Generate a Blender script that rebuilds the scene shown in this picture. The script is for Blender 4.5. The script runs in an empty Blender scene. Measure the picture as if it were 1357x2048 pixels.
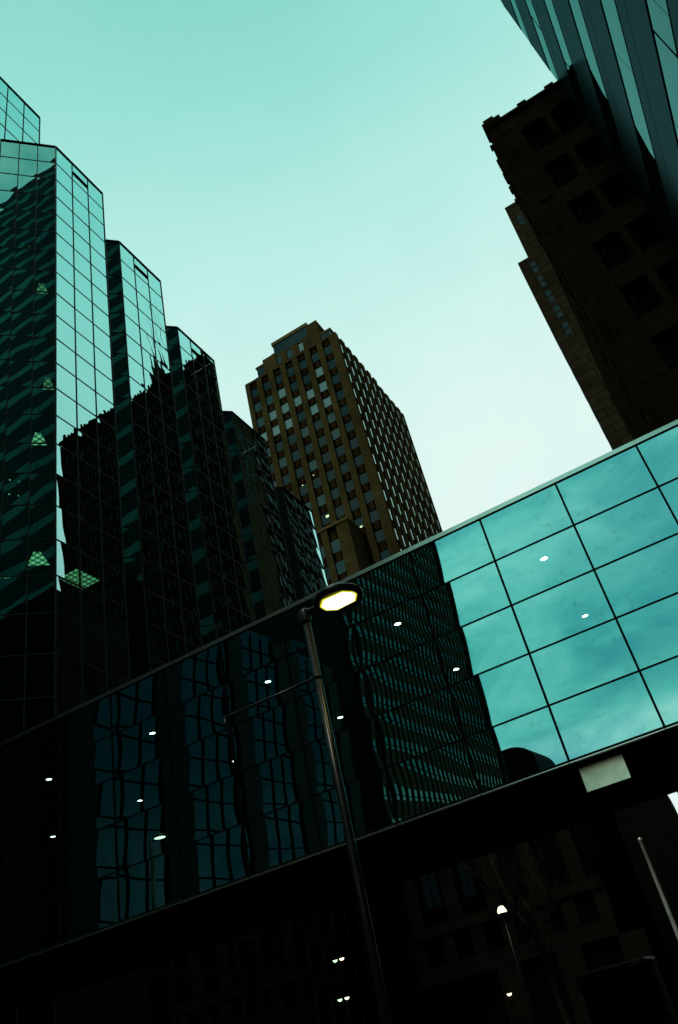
import bpy, math, random
from mathutils import Vector, Matrix
random.seed(7)
C = bpy.context.scene.collection
EYE = 1.6                                   # eye height above the pavement, metres
PI = math.pi
R = math.radians

# ------------------------------------------------------------------ materials
def mat(name):
    m = bpy.data.materials.new(name); m.use_nodes = True
    nt = m.node_tree; nt.nodes.clear()
    out = nt.nodes.new('ShaderNodeOutputMaterial')
    return m, nt, out

def rgb(c): return (c[0], c[1], c[2], 1)

def surface(name, col, col2=None, scale=2.0, rough=0.7, metal=0.0, bump=0.0, spec=0.05, stretch=(1, 1, 1), lo=0.35, hi=0.65, detail=6):
    m, nt, out = mat(name)
    N, L = nt.nodes, nt.links
    b = N.new('ShaderNodeBsdfPrincipled')
    b.inputs['Roughness'].default_value = rough
    b.inputs['Metallic'].default_value = metal
    b.inputs['Specular IOR Level'].default_value = spec
    tc = N.new('ShaderNodeTexCoord'); mp = N.new('ShaderNodeMapping')
    mp.inputs['Scale'].default_value = stretch
    L.new(tc.outputs['Object'], mp.inputs['Vector'])
    nz = N.new('ShaderNodeTexNoise'); nz.inputs['Scale'].default_value = scale; nz.inputs['Detail'].default_value = detail
    L.new(mp.outputs[0], nz.inputs['Vector'])
    rp = N.new('ShaderNodeValToRGB')
    rp.color_ramp.elements[0].position = lo; rp.color_ramp.elements[1].position = hi
    rp.color_ramp.elements[0].color = rgb(col); rp.color_ramp.elements[1].color = rgb(col2 or col)
    L.new(nz.outputs['Fac'], rp.inputs['Fac']); L.new(rp.outputs[0], b.inputs['Base Color'])
    if bump:
        bp = N.new('ShaderNodeBump'); bp.inputs['Strength'].default_value = bump; bp.inputs['Distance'].default_value = 0.05
        L.new(nz.outputs['Fac'], bp.inputs['Height']); L.new(bp.outputs[0], b.inputs['Normal'])
    L.new(b.outputs[0], out.inputs[0])
    return m

def masonry(name, col, col2, mortar, bw, bh, rough=0.85, big=0.15):
    """brick or block courses from object coordinates: u = x + y, v = z"""
    m, nt, out = mat(name); N, L = nt.nodes, nt.links
    tc = N.new('ShaderNodeTexCoord'); sx = N.new('ShaderNodeSeparateXYZ'); L.new(tc.outputs['Object'], sx.inputs[0])
    ad = N.new('ShaderNodeMath'); ad.operation = 'ADD'; L.new(sx.outputs[0], ad.inputs[0]); L.new(sx.outputs[1], ad.inputs[1])
    cx = N.new('ShaderNodeCombineXYZ'); L.new(ad.outputs[0], cx.inputs[0]); L.new(sx.outputs[2], cx.inputs[1])
    br = N.new('ShaderNodeTexBrick'); br.inputs['Scale'].default_value = 1.0
    br.inputs['Brick Width'].default_value = bw; br.inputs['Row Height'].default_value = bh
    br.inputs['Mortar Size'].default_value = bh * 0.06; br.inputs['Mortar Smooth'].default_value = 0.3
    br.inputs['Color1'].default_value = rgb(col); br.inputs['Color2'].default_value = rgb(col2); br.inputs['Mortar'].default_value = rgb(mortar)
    L.new(cx.outputs[0], br.inputs['Vector'])
    nz = N.new('ShaderNodeTexNoise'); nz.inputs['Scale'].default_value = big; nz.inputs['Detail'].default_value = 8
    L.new(tc.outputs['Object'], nz.inputs['Vector'])
    mr = N.new('ShaderNodeMapRange'); mr.inputs[1].default_value = 0.3; mr.inputs[2].default_value = 0.7; mr.inputs[3].default_value = 0.65; mr.inputs[4].default_value = 1.25
    L.new(nz.outputs['Fac'], mr.inputs[0])
    mx = N.new('ShaderNodeMix'); mx.data_type = 'RGBA'; mx.blend_type = 'MULTIPLY'; mx.inputs['Factor'].default_value = 1
    L.new(br.outputs['Color'], mx.inputs['A']); L.new(mr.outputs[0], mx.inputs['B'])
    b = N.new('ShaderNodeBsdfPrincipled'); b.inputs['Roughness'].default_value = rough; b.inputs["Specular IOR Level"].default_value = 0.0
    L.new(mx.outputs['Result'], b.inputs['Base Color'])
    bp = N.new('ShaderNodeBump'); bp.inputs['Strength'].default_value = 0.4; bp.inputs['Distance'].default_value = 0.02
    L.new(br.outputs['Fac'], bp.inputs['Height']); bp.invert = True; L.new(bp.outputs[0], b.inputs['Normal'])
    L.new(b.outputs[0], out.inputs[0])
    return m

def mirror_glass(name, tint, f0, f1, through=(0.5, 0.8, 0.75), rough=0.0, body=None, dirt=0.0, wave=0.0, power=1.0):
    """coated glass: reflection grows from f0 (face on) to f1 (grazing); the rest passes through (or is a dark opaque body)"""
    m, nt, out = mat(name); N, L = nt.nodes, nt.links
    g = N.new('ShaderNodeBsdfGlossy'); g.inputs['Roughness'].default_value = rough
    g.inputs['Color'].default_value = rgb(tint)
    tc = N.new('ShaderNodeTexCoord')
    if dirt:
        nz = N.new('ShaderNodeTexNoise'); nz.inputs['Scale'].default_value = 3.0; nz.inputs['Detail'].default_value = 10; nz.inputs['Roughness'].default_value = 0.72
        L.new(tc.outputs['Object'], nz.inputs['Vector'])
        rp = N.new('ShaderNodeValToRGB'); rp.color_ramp.elements[0].position = 0.30; rp.color_ramp.elements[1].position = 0.44
        d = 1 - dirt
        rp.color_ramp.elements[0].color = rgb([c * d for c in tint]); rp.color_ramp.elements[1].color = rgb(tint)
        L.new(nz.outputs['Fac'], rp.inputs['Fac']); L.new(rp.outputs[0], g.inputs['Color'])
    if wave:
        wz = N.new('ShaderNodeTexNoise'); wz.inputs['Scale'].default_value = 0.9; wz.inputs['Detail'].default_value = 2
        L.new(tc.outputs['Object'], wz.inputs['Vector'])
        bp = N.new('ShaderNodeBump'); bp.inputs['Strength'].default_value = 1; bp.inputs['Distance'].default_value = wave
        L.new(wz.outputs['Fac'], bp.inputs['Height']); L.new(bp.outputs[0], g.inputs['Normal'])
    lw = N.new('ShaderNodeLayerWeight'); lw.inputs['Blend'].default_value = 0.5
    mr = N.new('ShaderNodeMapRange'); mr.inputs[3].default_value = f0; mr.inputs[4].default_value = f1
    if power != 1.0:                         # steeper angular falloff, as uncoated glass has
        pw = N.new('ShaderNodeMath'); pw.operation = 'POWER'; pw.inputs[1].default_value = power
        L.new(lw.outputs['Facing'], pw.inputs[0]); L.new(pw.outputs[0], mr.inputs[0])
    else: L.new(lw.outputs['Facing'], mr.inputs[0])
    mx = N.new('ShaderNodeMixShader'); L.new(mr.outputs[0], mx.inputs[0])
    if body is None:
        t = N.new('ShaderNodeBsdfTransparent'); t.inputs['Color'].default_value = rgb(through)
    else:
        t = N.new('ShaderNodeBsdfDiffuse'); t.inputs['Color'].default_value = rgb(body)
    L.new(t.outputs[0], mx.inputs[1]); L.new(g.outputs[0], mx.inputs[2]); L.new(mx.outputs[0], out.inputs[0])
    return m

def glow(name, col, strength, grid=0.0):
    m, nt, out = mat(name); N, L = nt.nodes, nt.links
    e = N.new('ShaderNodeEmission'); e.inputs['Color'].default_value = rgb(col); e.inputs['Strength'].default_value = strength
    if grid:                                 # louvred fitting: bright cells between dark blades
        tc = N.new('ShaderNodeTexCoord')
        ck = N.new('ShaderNodeTexVoronoi'); ck.inputs['Scale'].default_value = 1 / grid; ck.inputs['Randomness'].default_value = 0.0
        L.new(tc.outputs['Object'], ck.inputs['Vector'])
        mr = N.new('ShaderNodeMapRange'); mr.inputs[1].default_value = 0.2; mr.inputs[2].default_value = 0.5; mr.inputs[3].default_value = strength; mr.inputs[4].default_value = strength * 0.12
        L.new(ck.outputs['Distance'], mr.inputs[0]); L.new(mr.outputs[0], e.inputs['Strength'])
    L.new(e.outputs[0], out.inputs[0])
    return m

M = {}
M['bridge_glass'] = mirror_glass('bridge_glass', (0.38, 0.86, 0.82), 0.72, 0.95, through=(0.7, 0.9, 0.8), dirt=0.30)
M['tower_glass'] = mirror_glass('tower_glass', (0.50, 0.97, 0.92), 0.42, 1.0, through=(0.45, 0.75, 0.62))
M['side_glass'] = mirror_glass('side_glass', (0.36, 0.76, 0.70), 0.50, 0.66, through=(0.45, 0.75, 0.62))
M['hall_glass'] = mirror_glass('hall_glass', (0.018, 0.034, 0.042), 0.55, 0.8, body=(0.004, 0.006, 0.007))
M['band_glass'] = mirror_glass('band_glass', (0.165, 0.43, 0.41), 0.05, 1.0, body=(0.003, 0.005, 0.005), power=3.0)
M['pane_dark'] = mirror_glass('pane_dark', (0.15, 0.185, 0.195), 0.09, 0.28, body=(0.004, 0.006, 0.007))
M['pane_dim'] = mirror_glass('pane_dim', (0.05, 0.07, 0.075), 0.10, 0.30, body=(0.003, 0.004, 0.005))
M['pane_mid'] = mirror_glass('pane_mid', (0.20, 0.26, 0.26), 0.10, 0.30, body=(0.018, 0.028, 0.025))
M['pane_blind'] = mirror_glass('pane_blind', (0.36, 0.46, 0.48), 0.14, 0.32, body=(0.13, 0.17, 0.15))
M['pane_bright'] = mirror_glass('pane_bright', (0.42, 0.60, 0.57), 0.5, 1.0, body=(0.01, 0.012, 0.012))
M['black_pane'] = mirror_glass('black_pane', (0.05, 0.06, 0.07), 0.05, 0.2, body=(0.002, 0.002, 0.003))
M['slab_stone'] = masonry('slab_stone', (0.010, 0.006, 0.003), (0.007, 0.0045, 0.0025), (0.004, 0.0025, 0.0015), 1.2, 0.6)
M['rib_pane'] = mirror_glass('rib_pane', (0.11, 0.20, 0.19), 0.35, 0.75, body=(0.02, 0.03, 0.03))
M['mullion'] = surface('mullion', (0.018, 0.02, 0.017), (0.026, 0.028, 0.023), rough=0.5, metal=0.3)
M['black_frame'] = surface('black_frame', (0.004, 0.005, 0.005), (0.006, 0.007, 0.007), rough=0.9, spec=0.0)
M['coping'] = surface('coping', (0.55, 0.60, 0.50), (0.72, 0.76, 0.66), scale=1.5, rough=0.22, metal=1.0, stretch=(0.6, 3, 3))
M['dark_inside'] = surface('dark_inside', (0.006, 0.006, 0.006), (0.01, 0.01, 0.01), rough=0.9, spec=0.0)
M['soffit'] = surface('soffit', (0.004, 0.004, 0.004), (0.007, 0.0065, 0.006), rough=0.9, spec=0.0)
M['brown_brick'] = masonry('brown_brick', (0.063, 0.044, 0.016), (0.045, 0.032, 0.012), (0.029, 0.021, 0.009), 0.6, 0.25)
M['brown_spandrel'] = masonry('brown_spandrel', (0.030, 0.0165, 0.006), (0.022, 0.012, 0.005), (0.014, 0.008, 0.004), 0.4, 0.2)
M['brown_trim'] = surface('brown_trim', (0.075, 0.05, 0.016), (0.10, 0.065, 0.02), rough=0.8)
M['dark_metal'] = surface('dark_metal', (0.002, 0.0018, 0.0015), (0.004, 0.003, 0.0025), rough=0.9, spec=0.0)
M['crown_glass'] = mirror_glass('crown_glass', (0.11, 0.15, 0.16), 0.12, 0.35, body=(0.008, 0.011, 0.012))
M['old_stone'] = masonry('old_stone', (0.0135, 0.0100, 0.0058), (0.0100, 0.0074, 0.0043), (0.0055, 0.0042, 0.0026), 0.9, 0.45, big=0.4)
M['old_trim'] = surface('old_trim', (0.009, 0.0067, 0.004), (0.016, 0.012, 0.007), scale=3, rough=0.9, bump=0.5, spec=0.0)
M['grey_stone'] = masonry('grey_stone', (0.034, 0.025, 0.014), (0.024, 0.018, 0.011), (0.012, 0.01, 0.007), 2.6, 1.3, big=0.12)
M['ribbed_metal'] = mirror_glass('ribbed_metal', (0.038, 0.084, 0.09), 0.03, 1.0, body=(0.003, 0.004, 0.004), rough=0.12, power=3.0)
M['rib_stone'] = surface('rib_stone', (0.008, 0.006, 0.004), (0.012, 0.009, 0.005), rough=0.85)
M['rib_spandrel'] = surface('rib_spandrel', (0.075, 0.044, 0.018), (0.095, 0.055, 0.022), rough=0.85)
M['pillar'] = surface('pillar', (0.004, 0.004, 0.004), (0.007, 0.007, 0.007), rough=0.8, spec=0.1)
M['lamp_metal'] = surface('lamp_metal', (0.006, 0.0065, 0.006), (0.010, 0.010, 0.009), scale=12, rough=0.26, metal=0.0, spec=0.14)
M['galvanised'] = surface('galvanised', (0.55, 0.62, 0.56), (0.75, 0.82, 0.76), scale=5, rough=0.3, metal=0.5, spec=0.5)
M['sign_white'] = surface('sign_white', (0.50, 0.56, 0.38), (0.90, 0.92, 0.68), scale=3.2, rough=0.32, metal=0.85, lo=0.30, hi=0.72, detail=10)
M['lamp_lens'] = glow('lamp_lens', (1.0, 0.95, 0.30), 12)
M['lens_fringe'] = glow('lens_fringe', (0.80, 0.78, 0.05), 0.9)  # yellow glow fringe of the lit lens, painted as an emissive ring
M['downlight'] = glow('downlight', (0.90, 1.0, 0.90), 14)
M['ceiling_lit'] = glow('ceiling_lit', (0.34, 1.0, 0.50), 1.3, grid=0.3)
M['globe_lit'] = glow('globe_lit', (1.0, 0.92, 0.55), 3.0)
M['window_lit'] = glow('window_lit', (0.75, 1.0, 0.55), 1.2)
M['slit_lit'] = glow('slit_lit', (0.5, 0.8, 0.65), 0.035)
M['asphalt'] = surface('asphalt', (0.035, 0.035, 0.035), (0.06, 0.06, 0.058), scale=3, rough=0.9, bump=0.2)
M['paving'] = surface('paving', (0.10, 0.10, 0.095), (0.15, 0.145, 0.135), scale=2, rough=0.9)
M['earth'] = surface('earth', (0.05, 0.05, 0.045), (0.08, 0.078, 0.07), scale=0.3, rough=1)
M['paint'] = surface('paint', (0.6, 0.6, 0.55), (0.75, 0.75, 0.7), rough=0.7)
M['low_stone'] = surface('low_stone', (0.007, 0.006, 0.0045), (0.011, 0.009, 0.006), scale=1.2, rough=0.9)
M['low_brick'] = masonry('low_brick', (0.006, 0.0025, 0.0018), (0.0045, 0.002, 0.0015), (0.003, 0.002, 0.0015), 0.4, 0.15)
M['bark'] = surface('bark', (0.012, 0.010, 0.008), (0.02, 0.017, 0.013), scale=9, rough=0.95, bump=0.5)
M['roof'] = surface('roof', (0.03, 0.03, 0.028), (0.05, 0.05, 0.045), rough=0.95)
M['dark_office'] = surface('dark_office', (0.004, 0.0035, 0.003), (0.006, 0.005, 0.0045), rough=0.8)

# ------------------------------------------------------------------ mesh helpers
OFF = {}
class MB:
    def __init__(s): s.v = []; s.f = []; s.sm = []
    def quad(s, a, b, c, d, sm=False):
        n = len(s.v); s.v += [a, b, c, d]; s.f.append((n, n + 1, n + 2, n + 3)); s.sm.append(sm)
    def poly(s, pts):
        n = len(s.v); s.v += list(pts); s.f.append(tuple(range(n, n + len(pts)))); s.sm.append(False)
    def box(s, x0, x1, y0, y1, z0, z1):
        n = len(s.v)
        s.v += [(x0, y0, z0), (x1, y0, z0), (x1, y1, z0), (x0, y1, z0), (x0, y0, z1), (x1, y0, z1), (x1, y1, z1), (x0, y1, z1)]
        for q in ((3, 2, 1, 0), (4, 5, 6, 7), (0, 1, 5, 4), (1, 2, 6, 5), (2, 3, 7, 6), (3, 0, 4, 7)):
            s.f.append(tuple(n + i for i in q)); s.sm.append(False)
        return s
    def obox(s, o, u, lu, n_, ln, z0, z1):
        """box on a plan rectangle: from o along unit u by lu and along unit n_ by ln"""
        k = len(s.v)
        P = [(o[0] + u[0] * a + n_[0] * b, o[1] + u[1] * a + n_[1] * b) for a, b in ((0, 0), (lu, 0), (lu, ln), (0, ln))]
        if (u[0] * n_[1] - u[1] * n_[0]) < 0: P.reverse()
        s.v += [(p[0], p[1], z0) for p in P] + [(p[0], p[1], z1) for p in P]
        for q in ((3, 2, 1, 0), (4, 5, 6, 7), (0, 1, 5, 4), (1, 2, 6, 5), (2, 3, 7, 6), (3, 0, 4, 7)):
            s.f.append(tuple(k + i for i in q)); s.sm.append(False)
        return s
    def prism(s, pts, z0, z1):
        k = len(s.v); n = len(pts)
        s.v += [(p[0], p[1], z0) for p in pts] + [(p[0], p[1], z1) for p in pts]
        s.f.append(tuple(range(k + n - 1, k - 1, -1))); s.f.append(tuple(range(k + n, k + 2 * n))); s.sm += [False, False]
        for i in range(n):
            j = (i + 1) % n
            s.f.append((k + i, k + j, k + n + j, k + n + i)); s.sm.append(False)
        return s
    def tube(s, a, b, r0, r1, n=12, caps=True):
        a, b = Vector(a), Vector(b); d = (b - a).normalized()
        p = d.orthogonal().normalized(); q = d.cross(p); k = len(s.v)
        for c, r in ((a, r0), (b, r1)):
            for i in range(n):
                t = 2 * PI * i / n; s.v.append(tuple(c + (p * math.cos(t) + q * math.sin(t)) * r))
        for i in range(n):
            j = (i + 1) % n; s.f.append((k + i, k + j, k + n + j, k + n + i)); s.sm.append(True)
        if caps:
            s.f.append(tuple(range(k + n - 1, k - 1, -1))); s.f.append(tuple(range(k + n, k + 2 * n))); s.sm += [False, False]
        return s
    def lathe(s, c, prof, n=40, axis=None):
        """prof: (radius, height) pairs about the vertical through c"""
        k = len(s.v)
        for r, h in prof:
            for i in range(n):
                t = 2 * PI * i / n; s.v.append((c[0] + r * math.cos(t), c[1] + r * math.sin(t), c[2] + h))
        for a in range(len(prof) - 1):
            for i in range(n):
                j = (i + 1) % n
                s.f.append((k + a * n + i, k + a * n + j, k + (a + 1) * n + j, k + (a + 1) * n + i)); s.sm.append(True)
        return s
    def pane(s, o, u, w, z0, z1, n_, res=7, amp=0.0025, tilt=0.0015, rnd=random, wob=0.5, spread=0.45):
        """a sheet of glass on a vertical plane, very slightly pillowed and out of true like real insulated units"""
        k = len(s.v); h = z1 - z0
        a = amp * rnd.uniform(1 - spread, 1 + spread); tx = rnd.uniform(-tilt, tilt); tz = rnd.uniform(-tilt, tilt)
        w1 = rnd.uniform(-1, 1) * amp * wob; w2 = rnd.uniform(-1, 1) * amp * wob; ph = rnd.uniform(0, 6)
        for j in range(res):
            t = j / (res - 1)
            for i in range(res):
                q = i / (res - 1); b = (2 * q - 1); c = (2 * t - 1)
                d = a * (1 - b * b) * (1 - 0.6 * c * c) + a * 0.7 * (1 - c * c) + tx * b * w / 2 + tz * c * h / 2 + w1 * math.sin(3 * c + ph) + w2 * math.sin(2.5 * b + ph)
                s.v.append((o[0] + u[0] * w * q + n_[0] * d, o[1] + u[1] * w * q + n_[1] * d, z0 + h * t))
        fl = (u[0] * n_[1] - u[1] * n_[0]) > 0
        for j in range(res - 1):
            for i in range(res - 1):
                f = (k + j * res + i, k + j * res + i + 1, k + (j + 1) * res + i + 1, k + (j + 1) * res + i)
                s.f.append(tuple(reversed(f)) if fl else f); s.sm.append(True)
        return s
    def build(s, name, m, parent=None, origin=None):
        me = bpy.data.meshes.new(name)
        off = OFF.get(parent.name, Vector((0, 0, 0))) if parent else Vector(origin or (0, 0, 0))
        me.from_pydata([tuple(Vector(v) - off) for v in s.v], [], s.f)
        me.polygons.foreach_set('use_smooth', s.sm)
        me.materials.append(m); me.update()
        o = bpy.data.objects.new(name, me); C.objects.link(o)
        if parent: o.parent = parent
        else: o.location = off
        OFF[o.name] = off
        return o

def tag(o, label=None, cat=None, group=None, kind=None):
    if label: o['label'] = label
    if cat: o['category'] = cat
    if group: o['group'] = group
    if kind: o['kind'] = kind
    return o
def thing(name, label, cat, loc, group=None):
    o = bpy.data.objects.new(name, None); C.objects.link(o); o.location = loc; o.empty_display_size = 0.3
    OFF[o.name] = Vector(loc)
    return tag(o, label, cat, group)
Z = lambda z: z + EYE                        # heights below are measured from the eye

# ------------------------------------------------------------------ camera (28 mm lens, tilted up and rolled)
def cam_axes():
    p, r, a = R(34.53258), R(-13.95641), R(-22.17694)
    fw = Vector((math.sin(a) * math.cos(p), math.cos(a) * math.cos(p), math.sin(p)))
    rt = Vector((math.cos(a), -math.sin(a), 0)); up = rt.cross(fw)
    return math.cos(r) * rt + math.sin(r) * up, -math.sin(r) * rt + math.cos(r) * up, fw
RT, UP, FW = cam_axes()
cd = bpy.data.cameras.new('camera'); cam = bpy.data.objects.new('camera', cd); C.objects.link(cam)
cd.sensor_fit = 'VERTICAL'; cd.sensor_height = 36; cd.lens = 28.348; cd.clip_start = 0.1; cd.clip_end = 8000
cam.matrix_world = Matrix(((RT.x, UP.x, -FW.x, 0), (RT.y, UP.y, -FW.y, 0), (RT.z, UP.z, -FW.z, EYE), (0, 0, 0, 1)))
bpy.context.scene.camera = cam
def shown_size(p, size):
    """roughly how large something of this size shows in the photograph (0 outside the frame); only ranks repeated parts"""
    d = Vector(p) - Vector((0, 0, EYE)); c = d.dot(FW)
    if c <= 1: return 0
    x, y = 1613 * d.dot(RT) / c, 1613 * d.dot(UP) / c
    if abs(x) > 700 or abs(y) > 1045: return 0
    return (1613 * size / c) ** 2
def bridge_hides(p): return p[1] > 16 and (p[2] - EYE) / p[1] < 0.60

def panes_as_parts(items, parent, most=100):
    """items: (rank, name, material, draw); the largest become parts of their own, the rest one stuff part per material"""
    items.sort(key=lambda t: -t[0])
    for rank, name, m, draw in items[:most]:
        mb = MB(); draw(mb, True); mb.build(name, m, parent)
    rest = {}
    for rank, name, m, draw in items[most:]:
        mb = rest.setdefault((name, m.name), MB()); draw(mb, rank > 0)
    for (name, mn), mb in rest.items():
        tag(mb.build(name, bpy.data.materials[mn], parent), kind='stuff')

# ------------------------------------------------------------------ ground, street, pavements
g = MB(); g.quad((-3000, -3000, -0.012), (3000, -3000, -0.012), (3000, 3000, -0.012), (-3000, 3000, -0.012))
tag(g.build('ground', M['earth']), kind='structure')
g = MB(); g.quad((-18, -400, -0.004), (2, -400, -0.004), (2, 400, -0.004), (-18, 400, -0.004))
tag(g.build('road', M['asphalt']), kind='structure')
g = MB()
for y in range(-90, 120, 6):
    for x in (-13.1, -8.1, -3.1): g.quad((x, y, 0.002), (x + 0.12, y, 0.002), (x + 0.12, y + 3, 0.002), (x, y + 3, 0.002))
tag(g.build('road_markings', M['paint']), kind='structure')
for nm, x0, x1 in (('pavement', -23.4, -18), ('pavement', -2.6 + 4.6, 6)):
    g = MB(); g.box(x0, x1, -200, 200, -0.3, 0.13); tag(g.build(nm, M['paving']), kind='structure')
g = MB(); g.box(-4.6, -2.6, 5.6, 9.4, -0.3, 0.13); tag(g.build('traffic_island', M['paving']), kind='structure')

# ------------------------------------------------------------------ the skybridge
YB, YF = 16.0, 21.65
zb, zt = Z(4.085), Z(9.85)
sb = thing('skybridge', 'long mirrored glass skybridge crossing the street, five rows of panes tall', 'skybridge', (-8, 16, 0))
xs = [-0.196 * 16 + 1.888 * k for k in range(-11, 5)]       # mullion lines
xs = [x for x in xs if -24 < x < 6] ; xs = [-23.6] + xs + [5.9]
rows = [0.2553, 0.3260, 0.3985, 0.4709, 0.5430, 0.6150]
zr = [Z(r * 16) for r in rows]
rb = random.Random(3)
for i in range(len(xs) - 1):
    for j in range(5):
        MB().pane((xs[i] + 0.012, YB), (1, 0), xs[i + 1] - xs[i] - 0.024, zr[j] + 0.012, zr[j + 1] - 0.012, (0, -1), res=13, amp=0.0030, tilt=0.0003, wob=0.25, spread=0.2, rnd=rb).build('glass_pane', M['bridge_glass'], sb)
fr = MB()
for x in xs[1:-1]: fr.box(x - 0.022, x + 0.022, YB - 0.022, YB + 0.10, zr[0], zr[-1])
for z in zr[1:-1]: fr.box(xs[0], xs[-1], YB - 0.018, YB + 0.08, z - 0.016, z + 0.016)
fr.box(xs[0], xs[-1], YB - 0.026, YB + 0.1, zr[-1] - 0.005, zr[-1] + 0.018)
fr.box(xs[0], xs[-1], YB - 0.026, YB + 0.1, zr[0] - 0.045, zr[0] + 0.005)
fr.build('mullion_grid', M['black_frame'], sb)
cp = MB()
for i in range(len(xs) - 1):
    cp.box(xs[i] + 0.006, xs[i + 1] - 0.006, YB - 0.035, YB + 0.25, zr[-1] + 0.02, zr[-1] + 0.125)
cp.build('coping', M['coping'], sb)
fl = MB()
for i in range(len(xs) - 1): fl.box(xs[i] + 0.01, xs[i + 1] - 0.01, YB - 0.05, YB + 0.06, zr[0] - 0.062, zr[0] - 0.046)
fl.build('drip_flashing', M['coping'], sb)
MB().box(-23.6, 5.9, YB + 0.25, YF, zr[-1] - 0.2, zr[-1] + 0.1).build('roof', M['roof'], sb)
MB().box(-23.6, 5.9, YB + 0.11, YF, zr[0] - 0.08, zr[0] + 0.35).build('soffit', M['soffit'], sb)
MB().box(-23.6, 5.9, YB + 0.2, YF - 0.2, Z(8.6), Z(8.72)).build('ceiling', M['dark_inside'], sb)
MB().box(-23.6, 5.9, YF - 0.12, YF, zr[0] + 0.35, zr[-1] - 0.2).build('rear_wall', M['dark_inside'], sb)
pr = MB().box(-1.95, -0.4, 20.6, 21.4, 0, zr[0] - 0.08); pr.build('support_pier', M['pillar'], sb)
ords = ['first', 'second', 'third', 'fourth', 'fifth', 'sixth', 'seventh', 'eighth']
proto = None
for yl, rowname, x0, n in ((16.67, 'upper row', -2.2, 5), (20.6, 'lower row', -2.3, 6)):
    for k in range(n):
        x = x0 - 3.815 * k
        lab = '%s ceiling downlight from the right, in the %s behind the bridge glass' % (ords[k], rowname)
        if proto is None:
            d = thing('ceiling_downlight', lab, 'downlight', (x, yl, Z(8.6)), 'downlights in the bridge ceiling')
            MB().lathe((x, yl, Z(8.6)), [(0.001, -0.012), (0.085, -0.012)], 20).build('diffuser', M['downlight'], d)
            MB().lathe((x, yl, Z(8.6)), [(0.09, -0.0), (0.09, -0.016), (0.125, -0.016), (0.125, -0.0)], 20).build('trim_ring', M['lamp_metal'], d)
            proto = d
        else:
            d = proto.copy(); C.objects.link(d); d.location = (x, yl, Z(8.6)); d['label'] = lab
            for ch in proto.children:
                c = ch.copy(); C.objects.link(c); c.parent = d

# blank sign under the bridge
sg = thing('hanging_sign', 'blank pale weathered sign panel hanging beneath the right of the bridge', 'sign', (-2.62, 16.5, Z(3.7)))
MB().box(-0.1882 * 16.5, -0.1351 * 16.5, 16.48, 16.52, Z(0.2146 * 16.5), Z(0.2435 * 16.5)).build('panel', M['sign_white'], sg)
fb = MB(); x0_, x1_, z0_, z1_ = -0.1882 * 16.5, -0.1351 * 16.5, Z(0.2146 * 16.5), Z(0.2435 * 16.5)
for a_, b_, c_, d_ in ((x0_ - 0.012, x1_ + 0.012, z0_ - 0.012, z0_ - 0.001), (x0_ - 0.012, x1_ + 0.012, z1_ + 0.001, z1_ + 0.012), (x0_ - 0.012, x0_ - 0.001, z0_, z1_), (x1_ + 0.001, x1_ + 0.012, z0_, z1_)): fb.box(a_, b_, 16.47, 16.53, c_, d_)
fb.build('frame', M['dark_metal'], sg)
for x in (-2.9, -2.42):
    MB().tube((x, 16.53, Z(0.2435 * 16.5) - 0.1), (x, 16.53, zr[0] - 0.08), 0.012, 0.012, 8).build('hanger', M['dark_metal'], sg)

# ------------------------------------------------------------------ stepped glass tower on the left
XW = -23.7; STEP = 6.13; WL = 4.62; PW = WL / 3
Pk = [22.95 + STEP * k for k in range(5)]; Ek = [p + WL for p in Pk]
top = [57.2, 52.93, 48.9, 44.3, 40.05]
tw = thing('stepped_tower', 'dark glass tower in stepped sawtooth bays rising at the left', 'tower', (-40, 36, 0))
s2 = math.sqrt(0.5)
faces = []        # origin, u, panel width, count, top, normal, glass
faces.append(((-26.24, 23.76 - PW * 9), (0, 1), PW, 9, 65.2, (1, 0), 'tower_glass', 'upper'))
faces.append(((XW - 2.54, Pk[0] - 2.54), (s2, s2), 2.54 / s2 / 3, 3, top[0], (s2, -s2), 'side_glass', 'chamfer'))
for k in range(5):
    faces.append(((XW, Pk[k]), (0, 1), PW, 3, top[k], (1, 0), 'tower_glass', 'wide'))
    if k: faces.append(((XW - 1.5, Pk[k] - 1.5), (s2, s2), 1.5 / s2 / 2, 2, top[k], (s2, -s2), 'side_glass', 'chamfer'))
items = []; grid = MB(); spn = MB()
rt_ = random.Random(11)
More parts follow.
